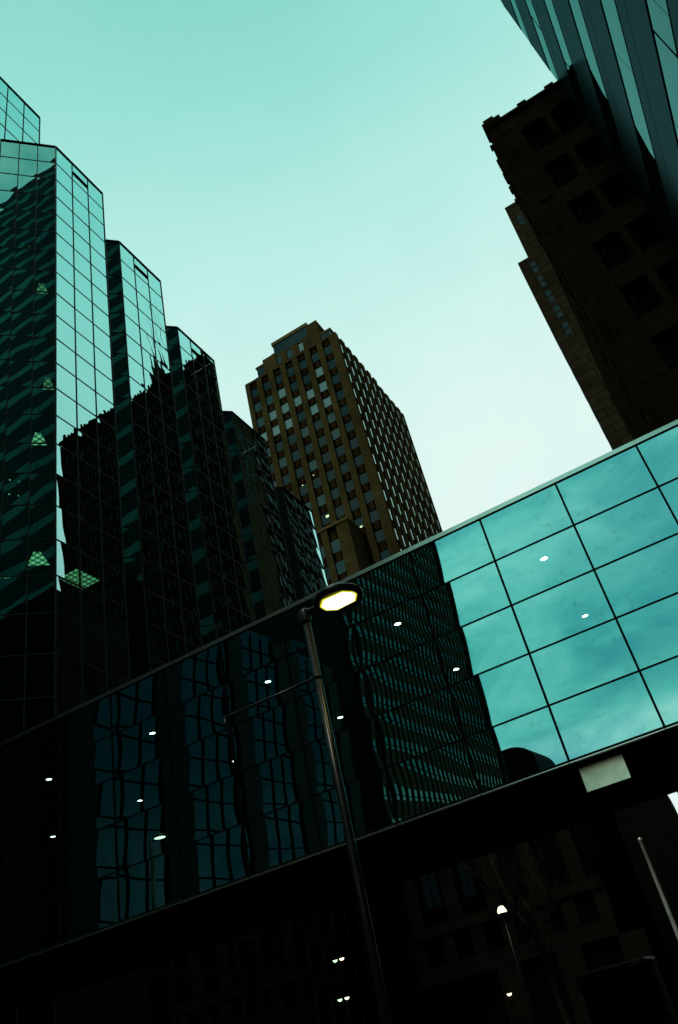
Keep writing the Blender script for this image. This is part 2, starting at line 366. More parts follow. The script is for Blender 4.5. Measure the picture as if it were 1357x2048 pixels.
for o, u, w, n, tp, nn, gl, role in faces:
    L_ = w * n; zt_ = Z(tp)
    for i in range(n):
        z = zt_; j = 0
        while z > 0.05:
            z0 = max(z - 2.0, 0.0)
            oo = (o[0] + u[0] * (w * i + 0.02), o[1] + u[1] * (w * i + 0.02))
            cpt = (oo[0] + u[0] * w / 2, oo[1] + u[1] * w / 2, (z + z0) / 2)
            rk = 0 if bridge_hides((cpt[0], cpt[1], z)) else shown_size(cpt, 1.8) * (1.0 if role != 'chamfer' else 0.9)
            sd = rt_.random()
            def draw(mb, fine, oo=oo, u=u, w=w, z0=z0, z=z, nn=nn, sd=sd):
                mb.pane(oo, u, w - 0.04, z0 + 0.02, z - 0.02, nn, res=8 if fine else 2, amp=0.0026 if nn[1] == 0 else 0.0014, tilt=0.0022 if nn[1] == 0 else 0.001, rnd=random.Random(sd))
            items.append((rk, 'glass_pane', M[gl], draw))
            z -= 2.0; j += 1
    # mullions, rails, parapet cap, opaque spandrel backing behind every other row
    for i in range(n + 1):
        a = (o[0] + u[0] * (w * i - 0.03) - nn[0] * 0.05, o[1] + u[1] * (w * i - 0.03) - nn[1] * 0.05)
        grid.obox(a, u, 0.06, nn, 0.085 if 0 < i < n else 0.10, 0, zt_ - 0.02)
    z = zt_ - 2.0
    while z > 0.3:
        grid.obox((o[0] - nn[0] * 0.05, o[1] - nn[1] * 0.05), u, L_, nn, 0.075, z - 0.028, z + 0.028); z -= 2.0
    MB().obox((o[0] - nn[0] * 0.35, o[1] - nn[1] * 0.35), u, L_, nn, 0.42, zt_ - 0.02, zt_ + 0.10).build('parapet_cap', M['black_frame'], tw)
    z = zt_ - 2.0; j = 1
    while z > 2:
        if j % 2 == 0: spn.obox((o[0] - nn[0] * 0.16, o[1] - nn[1] * 0.16), u, L_, nn, 0.03, z - 1.97, z - 0.03)
        j += 1; z -= 2.0
panes_as_parts(items, tw, 100)
grid.build('mullion_grid', M['mullion'], tw)
spn.build('spandrel_backing', M['dark_inside'], tw)
bodies = MB(); roofs = MB()
# inner cores, floor slabs, end walls
bodies.box(-60, -29.6, 8, 23.70, 0, Z(64.9)); roofs.box(-60, -26.3, 9.96, 23.74, Z(64.6), Z(64.9))
bodies.box(-29.6, -26.35, 23.55, 23.75, 0, Z(64.6))
for k in range(5):
    ya = Ek[k - 1] + 0.01 if k else 20.0
    yb_ = Ek[k]
    bodies.box(-60, -27.4, ya + 0.02, yb_ - 0.03, 0, Z(top[k]) - 0.25)
    bodies.box(-27.4, XW - 0.06, yb_ - 0.22, yb_ - 0.04, 0, Z(top[k]) - 0.25)     # end wall of the notch
    pts = ([(-27.4, Pk[0] - 3.6), (-26.3, Pk[0] - 2.55)] if k == 0 else [(-27.4, ya + 0.05), (XW - 1.5 - 0.06, ya + 0.05)]) + [(XW - 0.06, Pk[k]), (XW - 0.06, yb_ - 0.25), (-27.4, yb_ - 0.25)]
    roofs.prism(pts, Z(top[k]) - 0.24, Z(top[k]) - 0.10)
    nfl = int((Z(top[k])) / 4)
    for f in range(1, nfl):
        zf = Z(top[k]) - 4 * f
        ps = ([(-27.4, Pk[0] - 3.6), (-26.55, Pk[0] - 2.55)] if k == 0 else [(-27.4, ya + 0.05), (XW - 1.5 - 0.25, ya + 0.05)]) + [(XW - 0.22, Pk[k] + 0.1), (XW - 0.22, yb_ - 0.25), (-27.4, yb_ - 0.25)]
        bodies.prism(ps, zf - 0.9, zf - 0.3)
bodies.build('inner_structure', M['dark_inside'], tw)
roofs.build('roof', M['roof'], tw)
# louvred vents in the top row
for k in range(3):
    v = MB().box(XW - 0.02, XW + 0.035, Pk[k] + PW + 0.06, Pk[k] + 2 * PW - 0.06, Z(top[k]) - 1.32, Z(top[k]) - 0.92)
    v.build('vent', M['black_frame'], tw)
# lit office ceilings seen through the glass (near-glass corner, along the facade, depth)
def lit(px, py, z, lu, dep, ang):
    u = (math.cos(ang), math.sin(ang)); n_ = (-u[1], u[0])
    P = [(0.32 * lu, 0), (0.62 * lu, 0), (lu, dep), (0, dep)]
    MB().prism([(px + u[0] * a + n_[0] * b, py + u[1] * a + n_[1] * b) for a, b in P], Z(z), Z(z) + 0.03).build('ceiling_light', M['ceiling_lit'], tw)
ang45 = R(45)
for k, t, z, lu in ((0, 2.35, 42.4, 0.9), (0, 2.85, 34.3, 0.7), (0, 2.3, 30.2, 0.9), (0, 2.3, 22.7, 1.0)):
    lit(XW - 2.54 + t * s2 - 0.25, Pk[0] - 2.54 + t * s2 + 0.25, z, lu, 1.1, ang45)
for k, t, z, lu in ((1, 0.6, 31.0, 0.7), (1, 1.2, 24.5, 0.5), (2, 1.0, 31.9, 0.8), (3, 0.7, 38.1, 0.6), (3, 0.8, 27.7, 0.8)):
    lit(XW - 1.5 + t * s2 - 0.25, Pk[k] - 1.5 + t * s2 + 0.25, z, lu, 0.9, ang45)
MB().box(XW - 1.5, XW - 0.3, 24.6, 26.1, Z(22.35), Z(22.38)).build('ceiling_light', M['ceiling_lit'], tw)
# small lamp fittings reflected or seen as specks behind the dark glass
for x, y, z in ((-25.2, 21.6, 46.5), (-24.9, 21.9, 46.2), (-24.5, 22.3, 47.2), (-25.1, 21.7, 45.2), (-24.3, 22.5, 48.4), (-25.3, 21.5, 27.2), (-25.0, 21.8, 27.1), (-25.3, 21.5, 26.3), (-25.0, 21.8, 26.2)):
    MB().box(x - 0.35, x - 0.29, y + 0.29, y + 0.35, Z(z), Z(z) + 0.05).build('spot_fitting', M['ceiling_lit'], tw)

# ------------------------------------------------------------------ brown masonry high-rise
bt = thing('brown_highrise', 'brown masonry high-rise with a stepped crown behind the bridge', 'high-rise', (-43, 114, 0))
X0, X1, Y0, Y1 = -53.5, -33.1, 100.0, 129.2
FH = 3.83; wx = [-51.75 + 2.76 * i for i in range(7)]; WW = 1.62; WH = 2.05
zc0 = 109.0                                  # centre height of the top window row
wall = MB()
zroof = Z(112.0)
# front: piers proud, spandrels set back, dark fins beside each spandrel
edges = [X0] + sum([[x - WW / 2, x + WW / 2] for x in wx], []) + [X1]
for i in range(0, len(edges), 2): wall.box(edges[i], edges[i + 1], Y0, Y0 + 1.2, 0, zroof)
wall.box(X0, X1, Y0 + 1.2, Y0 + 2.2, 0, zroof)
for x in wx: wall.box(x - WW / 2, x + WW / 2, Y0 + 0.02, Y0 + 1.2, zroof - 0.5, zroof - 0.02)
items = []; items_sp = []; items_fr = []
rw = random.Random(5)
light_rows = {}
nrow = 28
for r in range(nrow):
    zc = Z(zc0 - FH * r)
    for i, x in enumerate(wx):
        zlo, zhi = zc - WH / 2, zc + WH / 2
        zup = zhi + (FH - WH) if r else zroof - 0.5
        rk = 0 if bridge_hides((x, Y0, zhi)) else shown_size((x, Y0, zc), 2) * 3
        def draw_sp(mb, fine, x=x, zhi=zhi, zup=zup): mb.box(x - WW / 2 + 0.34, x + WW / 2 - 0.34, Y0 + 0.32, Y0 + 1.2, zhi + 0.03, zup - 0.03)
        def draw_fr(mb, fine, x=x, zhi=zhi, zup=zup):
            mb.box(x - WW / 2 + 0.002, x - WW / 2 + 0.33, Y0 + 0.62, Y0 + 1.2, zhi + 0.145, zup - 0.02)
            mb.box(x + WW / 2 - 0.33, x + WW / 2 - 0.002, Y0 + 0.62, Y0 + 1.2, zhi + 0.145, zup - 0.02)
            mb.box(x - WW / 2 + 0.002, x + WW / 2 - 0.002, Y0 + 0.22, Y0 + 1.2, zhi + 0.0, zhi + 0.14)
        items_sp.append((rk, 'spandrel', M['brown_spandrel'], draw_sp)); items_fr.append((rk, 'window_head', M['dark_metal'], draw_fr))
        q = rw.random()
        diag = (i + r)
        if r == 0: m = 'pane_dark'
        elif r < 4 and 3 <= diag <= 9 and q < 0.7: m = 'pane_blind' if q < 0.45 else 'pane_mid'
        elif i < 3 and r < 4: m = 'pane_mid' if q < 0.7 else 'pane_blind'
        elif r < 6: m = 'pane_mid' if q < 0.35 else 'pane_dark'
        else: m = 'pane_dark' if q < 0.85 else 'pane_mid'
        tl = rw.uniform(-0.01, 0.01); yy = Y0 + 0.30 + rw.uniform(-0.02, 0.05)
        def draw(mb, fine, x=x, yy=yy, zlo=zlo, zhi=zhi, tl=tl):
            mb.box(x - WW / 2 + 0.005, x + WW / 2 - 0.005, yy, yy + 0.06, zlo, zhi - 0.005)
        items.append((rk, 'window', M[m], draw))
# right-hand face: closely set piers and narrow panes standing out into the light
RW = 1.30; ry = [101.6 + 2.66 * i for i in range(11)]
e2 = [Y0 + 2.2] + sum([[y - RW / 2, y + RW / 2] for y in ry], []) + [Y1]
e2[0] = Y0
e2s = [(e2[i], e2[i + 1]) for i in range(0, len(e2), 2)]
for a, b in e2s:
    wall.box(X1 - 1.4 if a > Y0 else X1 + 0.001, X1 + 0.30, a, b, 0, zroof + (0.0 if a < 117 else -0.6))
wall.box(X1 - 2.4, X1 - 1.4, Y0 + 2.2, Y1, 0, zroof)
wall.box(X0, X1 - 2.4, Y1 - 1, Y1, 0, zroof); wall.box(X0, X0 + 1, Y0 + 2.2, Y1 - 1, 0, zroof)
for r in range(nrow):
    for i, y in enumerate(ry):
        zc = Z(zc0 - FH * r - 0.25)
        zlo, zhi = zc - WH / 2, zc + WH / 2
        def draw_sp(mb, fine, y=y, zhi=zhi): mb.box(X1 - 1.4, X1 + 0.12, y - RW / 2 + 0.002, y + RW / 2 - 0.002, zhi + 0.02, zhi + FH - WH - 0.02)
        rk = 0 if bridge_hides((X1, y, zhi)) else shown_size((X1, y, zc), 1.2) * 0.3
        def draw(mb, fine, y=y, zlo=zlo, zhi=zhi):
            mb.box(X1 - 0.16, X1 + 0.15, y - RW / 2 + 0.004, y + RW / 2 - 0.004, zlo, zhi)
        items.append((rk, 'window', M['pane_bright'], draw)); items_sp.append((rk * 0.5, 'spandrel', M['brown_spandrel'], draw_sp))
panes_as_parts(items, bt, 100); panes_as_parts(items_sp, bt, 100); panes_as_parts(items_fr, bt, 100)
wall.build('wall', M['brown_brick'], bt)
MB().box(X0 + 1, X1 - 2.4, Y0 + 2.2, Y1 - 1, zroof - 0.9, zroof - 0.3).build('roof', M['roof'], bt)
# crown
cr = MB()
cr.box(-48.9, -46.0, Y0 + 0.35, Y0 + 9, zroof, Z(115.9)); cr.box(-38.4, -36.0, Y0 + 0.35, Y0 + 9, zroof, Z(118.0))
cr.box(-46.0, -38.4, Y0 + 0.8, Y0 + 9, zroof, Z(115.6))
for x in (-44.3, -41.6, -39.2): cr.box(x - 0.65, x + 0.65, Y0 + 0.42, Y0 + 0.8, zroof, Z(115.4))
cr.box(-47.2, -46.0, Y0 + 1.2, Y0 + 9, Z(115.9), Z(117.0))
cr.build('crown', M['brown_brick'], bt)
for x in (-45.55, -42.95, -40.25):
    MB().box(x - 0.60, x + 0.60, Y0 + 0.62, Y0 + 0.8, Z(112.8), Z(114.7)).build('crown_window', M['pane_mid' if x != -40.25 else 'pane_blind'], bt)
MB().box(-46.3, -38.45, Y0 + 0.9, Y0 + 8, Z(115.62), Z(118.5)).build('crown_glazing', M['crown_glass'], bt)
MB().box(-46.5, -38.2, Y0 + 0.75, Y0 + 8.2, Z(118.5), Z(119.35)).build('crown_parapet', M['brown_trim'], bt)
MB().box(-50.6, -48.92, Y0 + 0.6, Y0 + 7, zroof + 0.002, Z(114.8)).build('attic_glazing', M['crown_glass'], bt)
MB().box(-50.8, -48.9, Y0 + 0.5, Y0 + 7.2, Z(114.8), Z(115.2)).build('attic_cap', M['brown_trim'], bt)
MB().box(-35.98, -34.0, Y0 + 0.6, Y0 + 5, zroof + 0.002, Z(113.9)).build('attic_glazing', M['crown_glass'], bt)
MB().box(-36.0, -33.7, Y0 + 0.5, Y0 + 14, Z(113.9), Z(114.3)).build('attic_cap', M['brown_trim'], bt)
MB().box(-33.99, -33.95, Y0 + 0.62, Y0 + 3.5, zroof + 0.1, Z(113.8)).build('attic_window', M['pane_bright'], bt)
MB().box(-36, -34.4, Y0 + 5.2, Y0 + 13, zroof, Z(113.9)).build('attic_wall', M['brown_brick'], bt)
# lower wing in front
lw_ = MB(); LX0, LX1, LY = -53.5, -37.9, 95.4
lx = [-51.9 + 2.76 * i for i in range(5)]
ed = [LX0] + sum([[x - WW / 2, x + WW / 2] for x in lx], []) + [LX1]
for i in range(0, len(ed), 2): lw_.box(ed[i], ed[i + 1], LY, LY + 1.0, 0, Z(69.0))
lw_.box(LX0, LX1, LY + 1.0, Y0 - 0.002, 0, Z(69.0))
lw_.build('lower_wing', M['brown_brick'], bt)
MB().box(LX0 - 0.1, LX1 + 0.12, LY - 0.15, Y0 - 0.002, Z(69.0), Z(69.45)).build('wing_cornice', M['brown_trim'], bt)
ls = MB(); lf = MB()
for r in range(6):
    zc = Z(65.6 - FH * r)
    for x in lx:
        MB().box(x - WW / 2 + 0.005, x + WW / 2 - 0.005, LY + 0.3, LY + 0.36, zc - WH / 2, zc + WH / 2).build('wing_window', M['pane_mid' if rw.random() < 0.4 else 'pane_dark'], bt)
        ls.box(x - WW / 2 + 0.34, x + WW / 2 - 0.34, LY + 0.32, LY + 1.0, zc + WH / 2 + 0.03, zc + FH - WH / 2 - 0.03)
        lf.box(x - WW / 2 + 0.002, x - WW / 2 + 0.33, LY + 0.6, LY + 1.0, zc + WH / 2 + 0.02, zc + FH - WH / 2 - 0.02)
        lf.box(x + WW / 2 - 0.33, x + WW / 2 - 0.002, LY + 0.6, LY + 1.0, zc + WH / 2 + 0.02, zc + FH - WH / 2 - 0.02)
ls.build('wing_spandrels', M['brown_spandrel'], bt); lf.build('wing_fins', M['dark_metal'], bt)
# lamps left on behind a few panes
for x, z, s in ((-43.3, 74.6, 0.7), (-40.9, 66.5, 0.3), (-46.3, 83.0, 0.22), (-43.9, 83.9, 0.2), (-38.0, 69.8, 0.42)):
    MB().box(x, x + s, Y0 + 0.22, Y0 + 0.27, Z(z), Z(z) + s * 0.6).build('lit_lamp', M['window_lit'], bt)

# ------------------------------------------------------------------ ribbon-window tower at the right
XR = 6.0; YN, YE = -25.0, 27.2; HT = 127.0
rbt = thing('ribbon_tower', 'dark metal tower with long ribbon windows filling the top right corner', 'tower', (26, 1, 0))
MB().box(XR + 0.25, 46, YN, YE - 0.02, 0, Z(HT) - 0.4).build('core', M['dark_office'], rbt)
z = 19.45 - 4.5 * 4
jn = MB(); rr = random.Random(9)
while z < HT - 2:
    lo, hi = Z(z), Z(z + 1.65); nxt = min(Z(z + 4.5), Z(HT))
    w = MB(); y = YN
    while y < YE - 0.1:
        y2 = min(y + 4.35, YE)
        w.pane((XR + 0.014, y + 0.012), (0, 1), y2 - y - 0.024, lo + 0.03, hi - 0.03, (-1, 0), res=4, amp=0.002, tilt=0.0008, rnd=rr); y = y2
    w.build('window_band', M['band_glass'], rbt)
    sp = MB(); y = YN
    while y < YE - 0.1:
        y2 = min(y + 8.7, YE)
        sp.box(XR, XR + 0.25, y + 0.004, y2 - 0.004, hi + 0.04, nxt - 0.97); sp.box(XR, XR + 0.25, y + 0.004, y2 - 0.004, nxt - 0.93, nxt - 0.04); y = y2
    sp.build('spandrel_band', M['ribbed_metal'], rbt)
    jn.box(XR - 0.008, XR + 0.2, YN, YE, hi - 0.035, hi + 0.035); jn.box(XR - 0.008, XR + 0.2, YN, YE, lo - 0.035, lo + 0.035)
    for ym in range(6): jn.box(XR + 0.002, XR + 0.1, YE - 4.35 * 2 * ym - 3.2, YE - 4.35 * 2 * ym - 3.14, lo + 0.03, hi - 0.03)
    z += 4.5
jn.build('rail_lines', M['black_frame'], rbt)
MB().box(XR - 0.02, 46, YN, YE, Z(HT) - 0.38, Z(HT)).build('roof_edge', M['dark_office'], rbt)

# ------------------------------------------------------------------ old stone building with square windows
ob = thing('stone_office_block', 'dark stone building with big square windows beside the ribbon-windowed tower', 'building', (14, 42, 0))
BX, BY = 2.54, 34.8; BT = Z(48.3)
bx = [5.11 + 1.913 * i for i in range(10)]; BW = 1.46; BF = 3.86; BH = 2.36
wl_ = MB(); tr = MB()
ed = [BX] + sum([[x - BW / 2, x + BW / 2] for x in bx], []) + [bx[-1] + 1.5]
for i in range(0, len(ed), 2): wl_.box(ed[i], ed[i + 1], BY, BY + 0.8, 0, BT)
wl_.box(BX, ed[-1], BY + 0.8, 42.2, 0, BT)
wl_.box(BX, ed[-1], 42.2, 62, 0, Z(43))
for r in range(13):
    zt_ = Z(46.1 - BF * r + (0.05 if r == 0 else 0)); zl = zt_ - BH
    zb2 = zl - (BF - BH) if r < 12 else 0
    for x in bx:
        wl_.box(x - BW / 2, x + BW / 2, BY + 0.06, BY + 0.8, zb2, zl)
        if r == 0: wl_.box(x - BW / 2, x + BW / 2, BY + 0.06, BY + 0.8, zt_ + 0.25, BT)
for x in bx:                                   # segmental arches over the top row
    pts = []
    for k in range(9):
        a = -1 + 2 * k / 8; pts.append((x + a * BW / 2 * 1.12, 46.15 + 0.42 * (1 - a * a)))
    for (xa, za), (xb, zb_) in zip(pts, pts[1:]):
        n = len(tr.v)
        tr.v += [(xa, BY - 0.07, Z(za)), (xb, BY - 0.07, Z(zb_)), (xb, BY - 0.07, Z(zb_ + 0.2)), (xa, BY - 0.07, Z(za + 0.2)),
                 (xa, BY + 0.06, Z(za)), (xb, BY + 0.06, Z(zb_)), (xb, BY + 0.06, Z(zb_ + 0.2)), (xa, BY + 0.06, Z(za + 0.2))]
        for q in ((0, 1, 2, 3), (0, 4, 5, 1), (3, 2, 6, 7)):
            tr.f.append(tuple(n + i for i in q)); tr.sm.append(False)
# string lines on the corner pier and crenellated cornice
for xx in (3.05, 3.65, 4.15): tr.box(xx, xx + 0.10, BY - 0.05, BY - 0.001, 0, Z(47.0))
for zz in (46.9, 39.5): tr.box(3.1, 3.9, BY - 0.10, BY - 0.001, Z(zz), Z(zz) + 0.25)
tr.box(BX - 0.08, ed[-1], BY - 0.12, BY + 0.5, BT, BT + 0.22)
for k in range(9): tr.box(4.9 + 1.913 * k, 5.5 + 1.913 * k, BY - 0.14, BY + 0.4, BT + 0.222, BT + 0.42)
tr.box(BX - 0.12, BX + 1.15, BY - 0.16, BY + 1.2, BT + 0.222, BT + 0.55); tr.box(BX + 0.05, BX + 0.75, BY - 0.12, BY + 0.9, BT + 0.552, BT + 0.85)
# broken cornice along the street side
for k in range(14):
    y = BY + 1.3 + k * 0.42; tr.box(BX - 0.10 - 0.12 * (k % 3 == 0), BX + 0.4, y, y + 0.40, BT + 0.002 - 0.35 * (k % 4), BT + 0.16)
for k in range(13): tr.box(BX - 0.06 - 0.05 * (k % 2), BX - 0.001, BY + 0.3 + k * 0.55, BY + 0.55 + k * 0.55, 0, BT - 0.5 - (k % 3) * 1.2)
for k in range(11):
    for y in (36.2, 38.4, 40.6): tr.box(BX - 0.16, BX - 0.001, y - 0.6, y + 0.6, Z(43.2 - BF * k) - 0.18, Z(43.2 - BF * k))
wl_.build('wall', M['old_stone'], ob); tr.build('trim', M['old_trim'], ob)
for r in range(12):
    zt_ = Z(46.1 - BF * r); zl = zt_ - BH
    for x in bx[:6]:
        wn = MB().box(x - BW / 2 + 0.07, x + BW / 2 - 0.07, BY + 0.42, BY + 0.46, zl + 0.07, zt_ + (0.18 if r == 0 else -0.07)).build('window', M['black_pane'], ob)
        f = MB()
        f.box(x - BW / 2, x - BW / 2 + 0.07, BY + 0.36, BY + 0.5, zl, zt_ + 0.22); f.box(x + BW / 2 - 0.07, x + BW / 2, BY + 0.36, BY + 0.5, zl, zt_ + 0.22)
        f.box(x - BW / 2 + 0.07, x + BW / 2 - 0.07, BY + 0.36, BY + 0.5, zl, zl + 0.07); f.box(x - BW / 2 + 0.07, x + BW / 2 - 0.07, BY + 0.38, BY + 0.48, zl + BH * 0.5 - 0.03, zl + BH * 0.5 + 0.03)
        f.build('window_frame', M['dark_metal'], wn)

# ------------------------------------------------------------------ stepped stone skyscraper farther up the street
fs = thing('stone_skyscraper', 'grey stone skyscraper in two steps behind the square-windowed stone block', 'skyscraper', (22, 105, 0))
w = MB()
w.box(1.15, 6.4, 89.6, 106.5, 0, Z(92.8)); w.box(3.24, 6.4, 90.4, 106, Z(92.8), Z(105.9))
w.build('stepped_wing', M['grey_stone'], fs)
MB().box(6.41, 45, 91, 108, 0, Z(114)).build('wall', M['slab_stone'], fs)
MB().box(1.12, 1.149, 90.2, 106.4, 0, Z(92)).build('side_wall', M['slab_stone'], fs)
wq = MB()
for r in range(20):
    for k in range(7): wq.box(1.09, 1.119, 91.2 + 2.2 * k, 92.4 + 2.2 * k, Z(89.5 - 3.9 * r) - 2.0, Z(89.5 - 3.9 * r))
tag(wq.build('side_window', M['pane_dark'], fs), kind='stuff')
p = MB()
for k in range(22):
    x = 7.0 + 1.75 * k; p.box(x, x + 0.75, 90.5, 90.998, 0, Z(115.2 if k % 3 else 116.0))
p.box(6.42, 45.2, 90.4, 92, Z(114.002), Z(114.6)); p.box(45.001, 45.3, 90.5, 93, 0, Z(113.6))
p.build('piers', M['slab_stone'], fs)
wq = MB()
for r in range(17):
    for k in range(21): wq.box(8.0 + 1.75 * k, 8.6 + 1.75 * k, 90.9, 90.999, Z(110.2 - 3.9 * r) - 1.9, Z(110.2 - 3.9 * r))
tag(wq.build('window', M['pane_dim'], fs), kind='stuff')
sp = MB()
for x, h in ((24.3, 17.0), (22.2, 14.5), (27.5, 6.0), (31.0, 3.4)):
    sp.box(x - 1.1, x + 1.1, 96, 98.2, Z(114), Z(114 + h * 0.45)); sp.box(x - 0.7, x + 0.7, 96.4, 97.8, Z(114 + h * 0.45), Z(114 + h * 0.8))
    sp.tube((x, 97.1, Z(114 + h * 0.8)), (x, 97.1, Z(114 + h * 1.15)), 0.55, 0.2, 8)
for x, h in ((24.3, 34), (22.2, 30)): sp.tube((x, 97.1, Z(120)), (x, 97.1, Z(114 + h)), 0.14, 0.06, 6)
sp.build('spire', M['old_trim'], fs)
for k, z in enumerate((102.6, 91.4, 88.2, 84.9, 81.5, 78)):
    x = 4.2 if k == 0 else 2.62
    yq = 90.4 if k == 0 else 89.6
    for dz in (0, -1.25):
        MB().box(x, x + 0.75, yq - 0.03, yq + 0.1, Z(z + dz) - 0.95, Z(z + dz)).build('window', M['pane_dark'], fs)

# ------------------------------------------------------------------ foreground street lamp
lx_, ly_ = -3.785, 7.5
sl = thing('street_lamp', 'lit round-headed street lamp on a tall dark pole before the bridge', 'street lamp', (lx_, ly_, 0.13))
pz = Z(4.40)
MB().tube((lx_, ly_, 0.13), (lx_, ly_, pz), 0.047, 0.045, 28).build('pole', M['lamp_metal'], sl)
MB().lathe((lx_, ly_, 0.13), [(0.16, 0), (0.16, 0.05), (0.10, 0.12), (0.085, 0.5), (0.054, 0.55)], 28).build('base', M['lamp_metal'], sl)
a = MB(); a.lathe((lx_, ly_, pz), [(0.064, -0.03), (0.064, 0.10), (0.045, 0.13), (0.001, 0.135)], 24)
a.tube((lx_, ly_, pz + 0.06), (lx_ + 0.26, ly_, pz + 0.09), 0.035, 0.05, 14); a.lathe((lx_ + 0.10, ly_ - 0.035, pz + 0.065), [(0.001, -0.035), (0.028, -0.022), (0.036, 0), (0.028, 0.022), (0.001, 0.035)], 16)
a.build('arm', M['lamp_metal'], sl)
hx, hz = lx_ + 0.46, pz + 0.045
h = MB(); h.lathe((hx, ly_, hz), [(0.001, 0.0), (0.225, 0.0), (0.235, -0.012), (0.285, -0.008), (0.297, 0.012), (0.297, 0.045), (0.285, 0.06), (0.25, 0.066), (0.24, 0.085), (0.17, 0.14), (0.085, 0.16), (0.001, 0.165)], 56)
h.build('lamp_head', M['lamp_metal'], sl)
ln = MB(); pts = [(0.200, 0.03), (0.125, 0.135), (-0.11, 0.15), (-0.200, 0.06), (-0.200, -0.05), (-0.11, -0.15), (0.125, -0.14), (0.200, -0.04)]
ln.prism([(hx + p[0], ly_ + p[1]) for p in pts], hz - 0.010, hz - 0.002); ln.build('lens', M['lamp_lens'], sl)
fringe = MB(); fringe.prism([(hx + p[0] * 1.13, ly_ + p[1] * 1.16) for p in pts], hz - 0.0075, hz - 0.0015); fringe.build('lens_fringe', M['lens_fringe'], sl)  # added ring standing in for the glow around the lens
bd = MB()
bd.lathe((lx_, ly_, Z(3.665)), [(0.046, -0.02), (0.050, -0.02), (0.050, 0.02), (0.046, 0.02)], 24)
for k in range(4): bd.tube((lx_ - 0.07 + 0.16 * (k % 2), ly_ - 0.05, pz - 0.01 + 0.07 * (k // 2)), (lx_ - 0.07 + 0.16 * (k % 2), ly_ - 0.075, pz - 0.01 + 0.07 * (k // 2)), 0.007, 0.007, 6)
bd.build('clamp_bands', M['lamp_metal'], sl)
ba = MB(); ba.tube((lx_ - 0.05, ly_, Z(3.665)), (lx_ - 1.29, ly_, Z(3.665)), 0.016, 0.016, 10); ba.lathe((lx_ - 0.08, ly_, Z(3.665)), [(0.001, -0.03), (0.03, 0), (0.001, 0.03)], 10)
ba.tube((lx_ - 1.285, ly_, Z(3.665)), (lx_ - 1.285, ly_, Z(3.49)), 0.018, 0.014, 10); ba.build('banner_arm', M['lamp_metal'], sl)

# second lamp across the street, seen only in the bridge glass
l2 = thing('street_lamp', 'distant lit lamp on a dark pole mirrored in the left of the bridge', 'street lamp', (-20.0, 8.0, 0.13))
MB().tube((-20.0, 8, 0.13), (-20.0, 8, Z(8.25)), 0.11, 0.08, 16).build('pole', M['lamp_metal'], l2)
MB().lathe((-19.5, 8, Z(8.25)), [(0.001, 0.0), (0.30, 0.01), (0.32, 0.06), (0.2, 0.14), (0.001, 0.18)], 24).build('lamp_head', M['lamp_metal'], l2)
MB().lathe((-19.5, 8, Z(8.25)), [(0.24, -0.004), (0.15, -0.03), (0.001, -0.04)], 20).build('lens', M['globe_lit'], l2)
MB().tube((-20.0, 8, Z(8.2)), (-19.6, 8, Z(8.3)), 0.05, 0.05, 10).build('arm', M['lamp_metal'], l2)

# ------------------------------------------------------------------ under and beyond the bridge
st = thing('pilastered_building', 'low dark stone building with brick pilasters under the bridge', 'building', (-16, 48, 0))
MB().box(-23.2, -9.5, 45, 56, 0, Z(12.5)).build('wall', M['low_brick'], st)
b = MB()
b.box(-20.3, -9.4, 44.7, 44.999, Z(5.25), Z(5.75)); b.box(-20.3, -9.4, 44.75, 44.999, Z(3.1), Z(3.85))
for k in range(7): b.box(-20.2 + 1.7 * k, -19.5 + 1.7 * k, 44.8, 44.999, Z(3.86), Z(5.24))
for k in range(3): b.box(-15.9 + 3.2 * k, -14.6 + 3.2 * k, 44.7, 44.999, 0, Z(3.09))
b.build('cornice', M['low_stone'], st)
for k in range(5): MB().box(-20.0 + 2.3 * k, -19.2 + 2.3 * k, 44.72, 44.999, Z(5.76), Z(12.2)).build('pilaster', M['low_stone'], st)
for k in range(5):
    MB().box(-18.9 + 2.3 * k, -18.0 + 2.3 * k, 44.96, 44.999, Z(6.6), Z(11)).build('window', M['black_pane'], st)
of = thing('dim_office_building', 'dark office building with faint narrow window slits beyond the bridge', 'building', (-12, 64, 0))
MB().box(-24, -6.75, 60, 61.5, 0, Z(14)).build('wall', M['dark_office'], of)
MB().box(-6.75, -6.35, 60, 61.5, 0, Z(9.85)).build('side_wall', M['dark_office'], of)
rf = MB()
n = 10
pts = [(-6.749 + 0.399 * math.sin(i / n * PI / 2), Z(9.85) + 2.1 * math.cos(i / n * PI / 2)) for i in range(n + 1)]
for (xa, za), (xb, zb_) in zip(pts, pts[1:]): rf.quad((xa, 60, za), (xb, 60, zb_), (xb, 61.5, zb_), (xa, 61.5, za))
rf.poly([(-6.749, 60, Z(9.85))] + [(x, 60, z_) for x, z_ in reversed(pts)])
rf.build('curved_roof', M['dark_office'], of)
for gz, n_ in ((10.5, 4), (8.4, 4), (6.4, 4)):
    for k in range(n_):
        MB().box(-12.0 + 0.42 * k, -11.94 + 0.42 * k, 59.94, 59.999, Z(gz - 1.3), Z(gz)).build('window_slit', M['slit_lit'], of)
po = tag(MB().lathe((-3.955, 26, 0), [(0.18, 0), (0.18, 0.3), (0.07, 0.34), (0.052, Z(3.86)), (0.062, Z(3.88)), (0.062, Z(3.94)), (0.001, Z(3.97))], 20).build('steel_post', M['galvanised'], None, (-3.955, 26, 0)),
    'bright bare steel post at the lower right, beyond the bridge', 'post')
gl = thing('globe_lamp', 'glowing globe lamp on a thin post among bare branches', 'street lamp', (-13.2, 40, 0))
MB().tube((-13.2, 40, 0), (-13.2, 40, Z(4.8)), 0.07, 0.05, 12).build('post', M['lamp_metal'], gl)
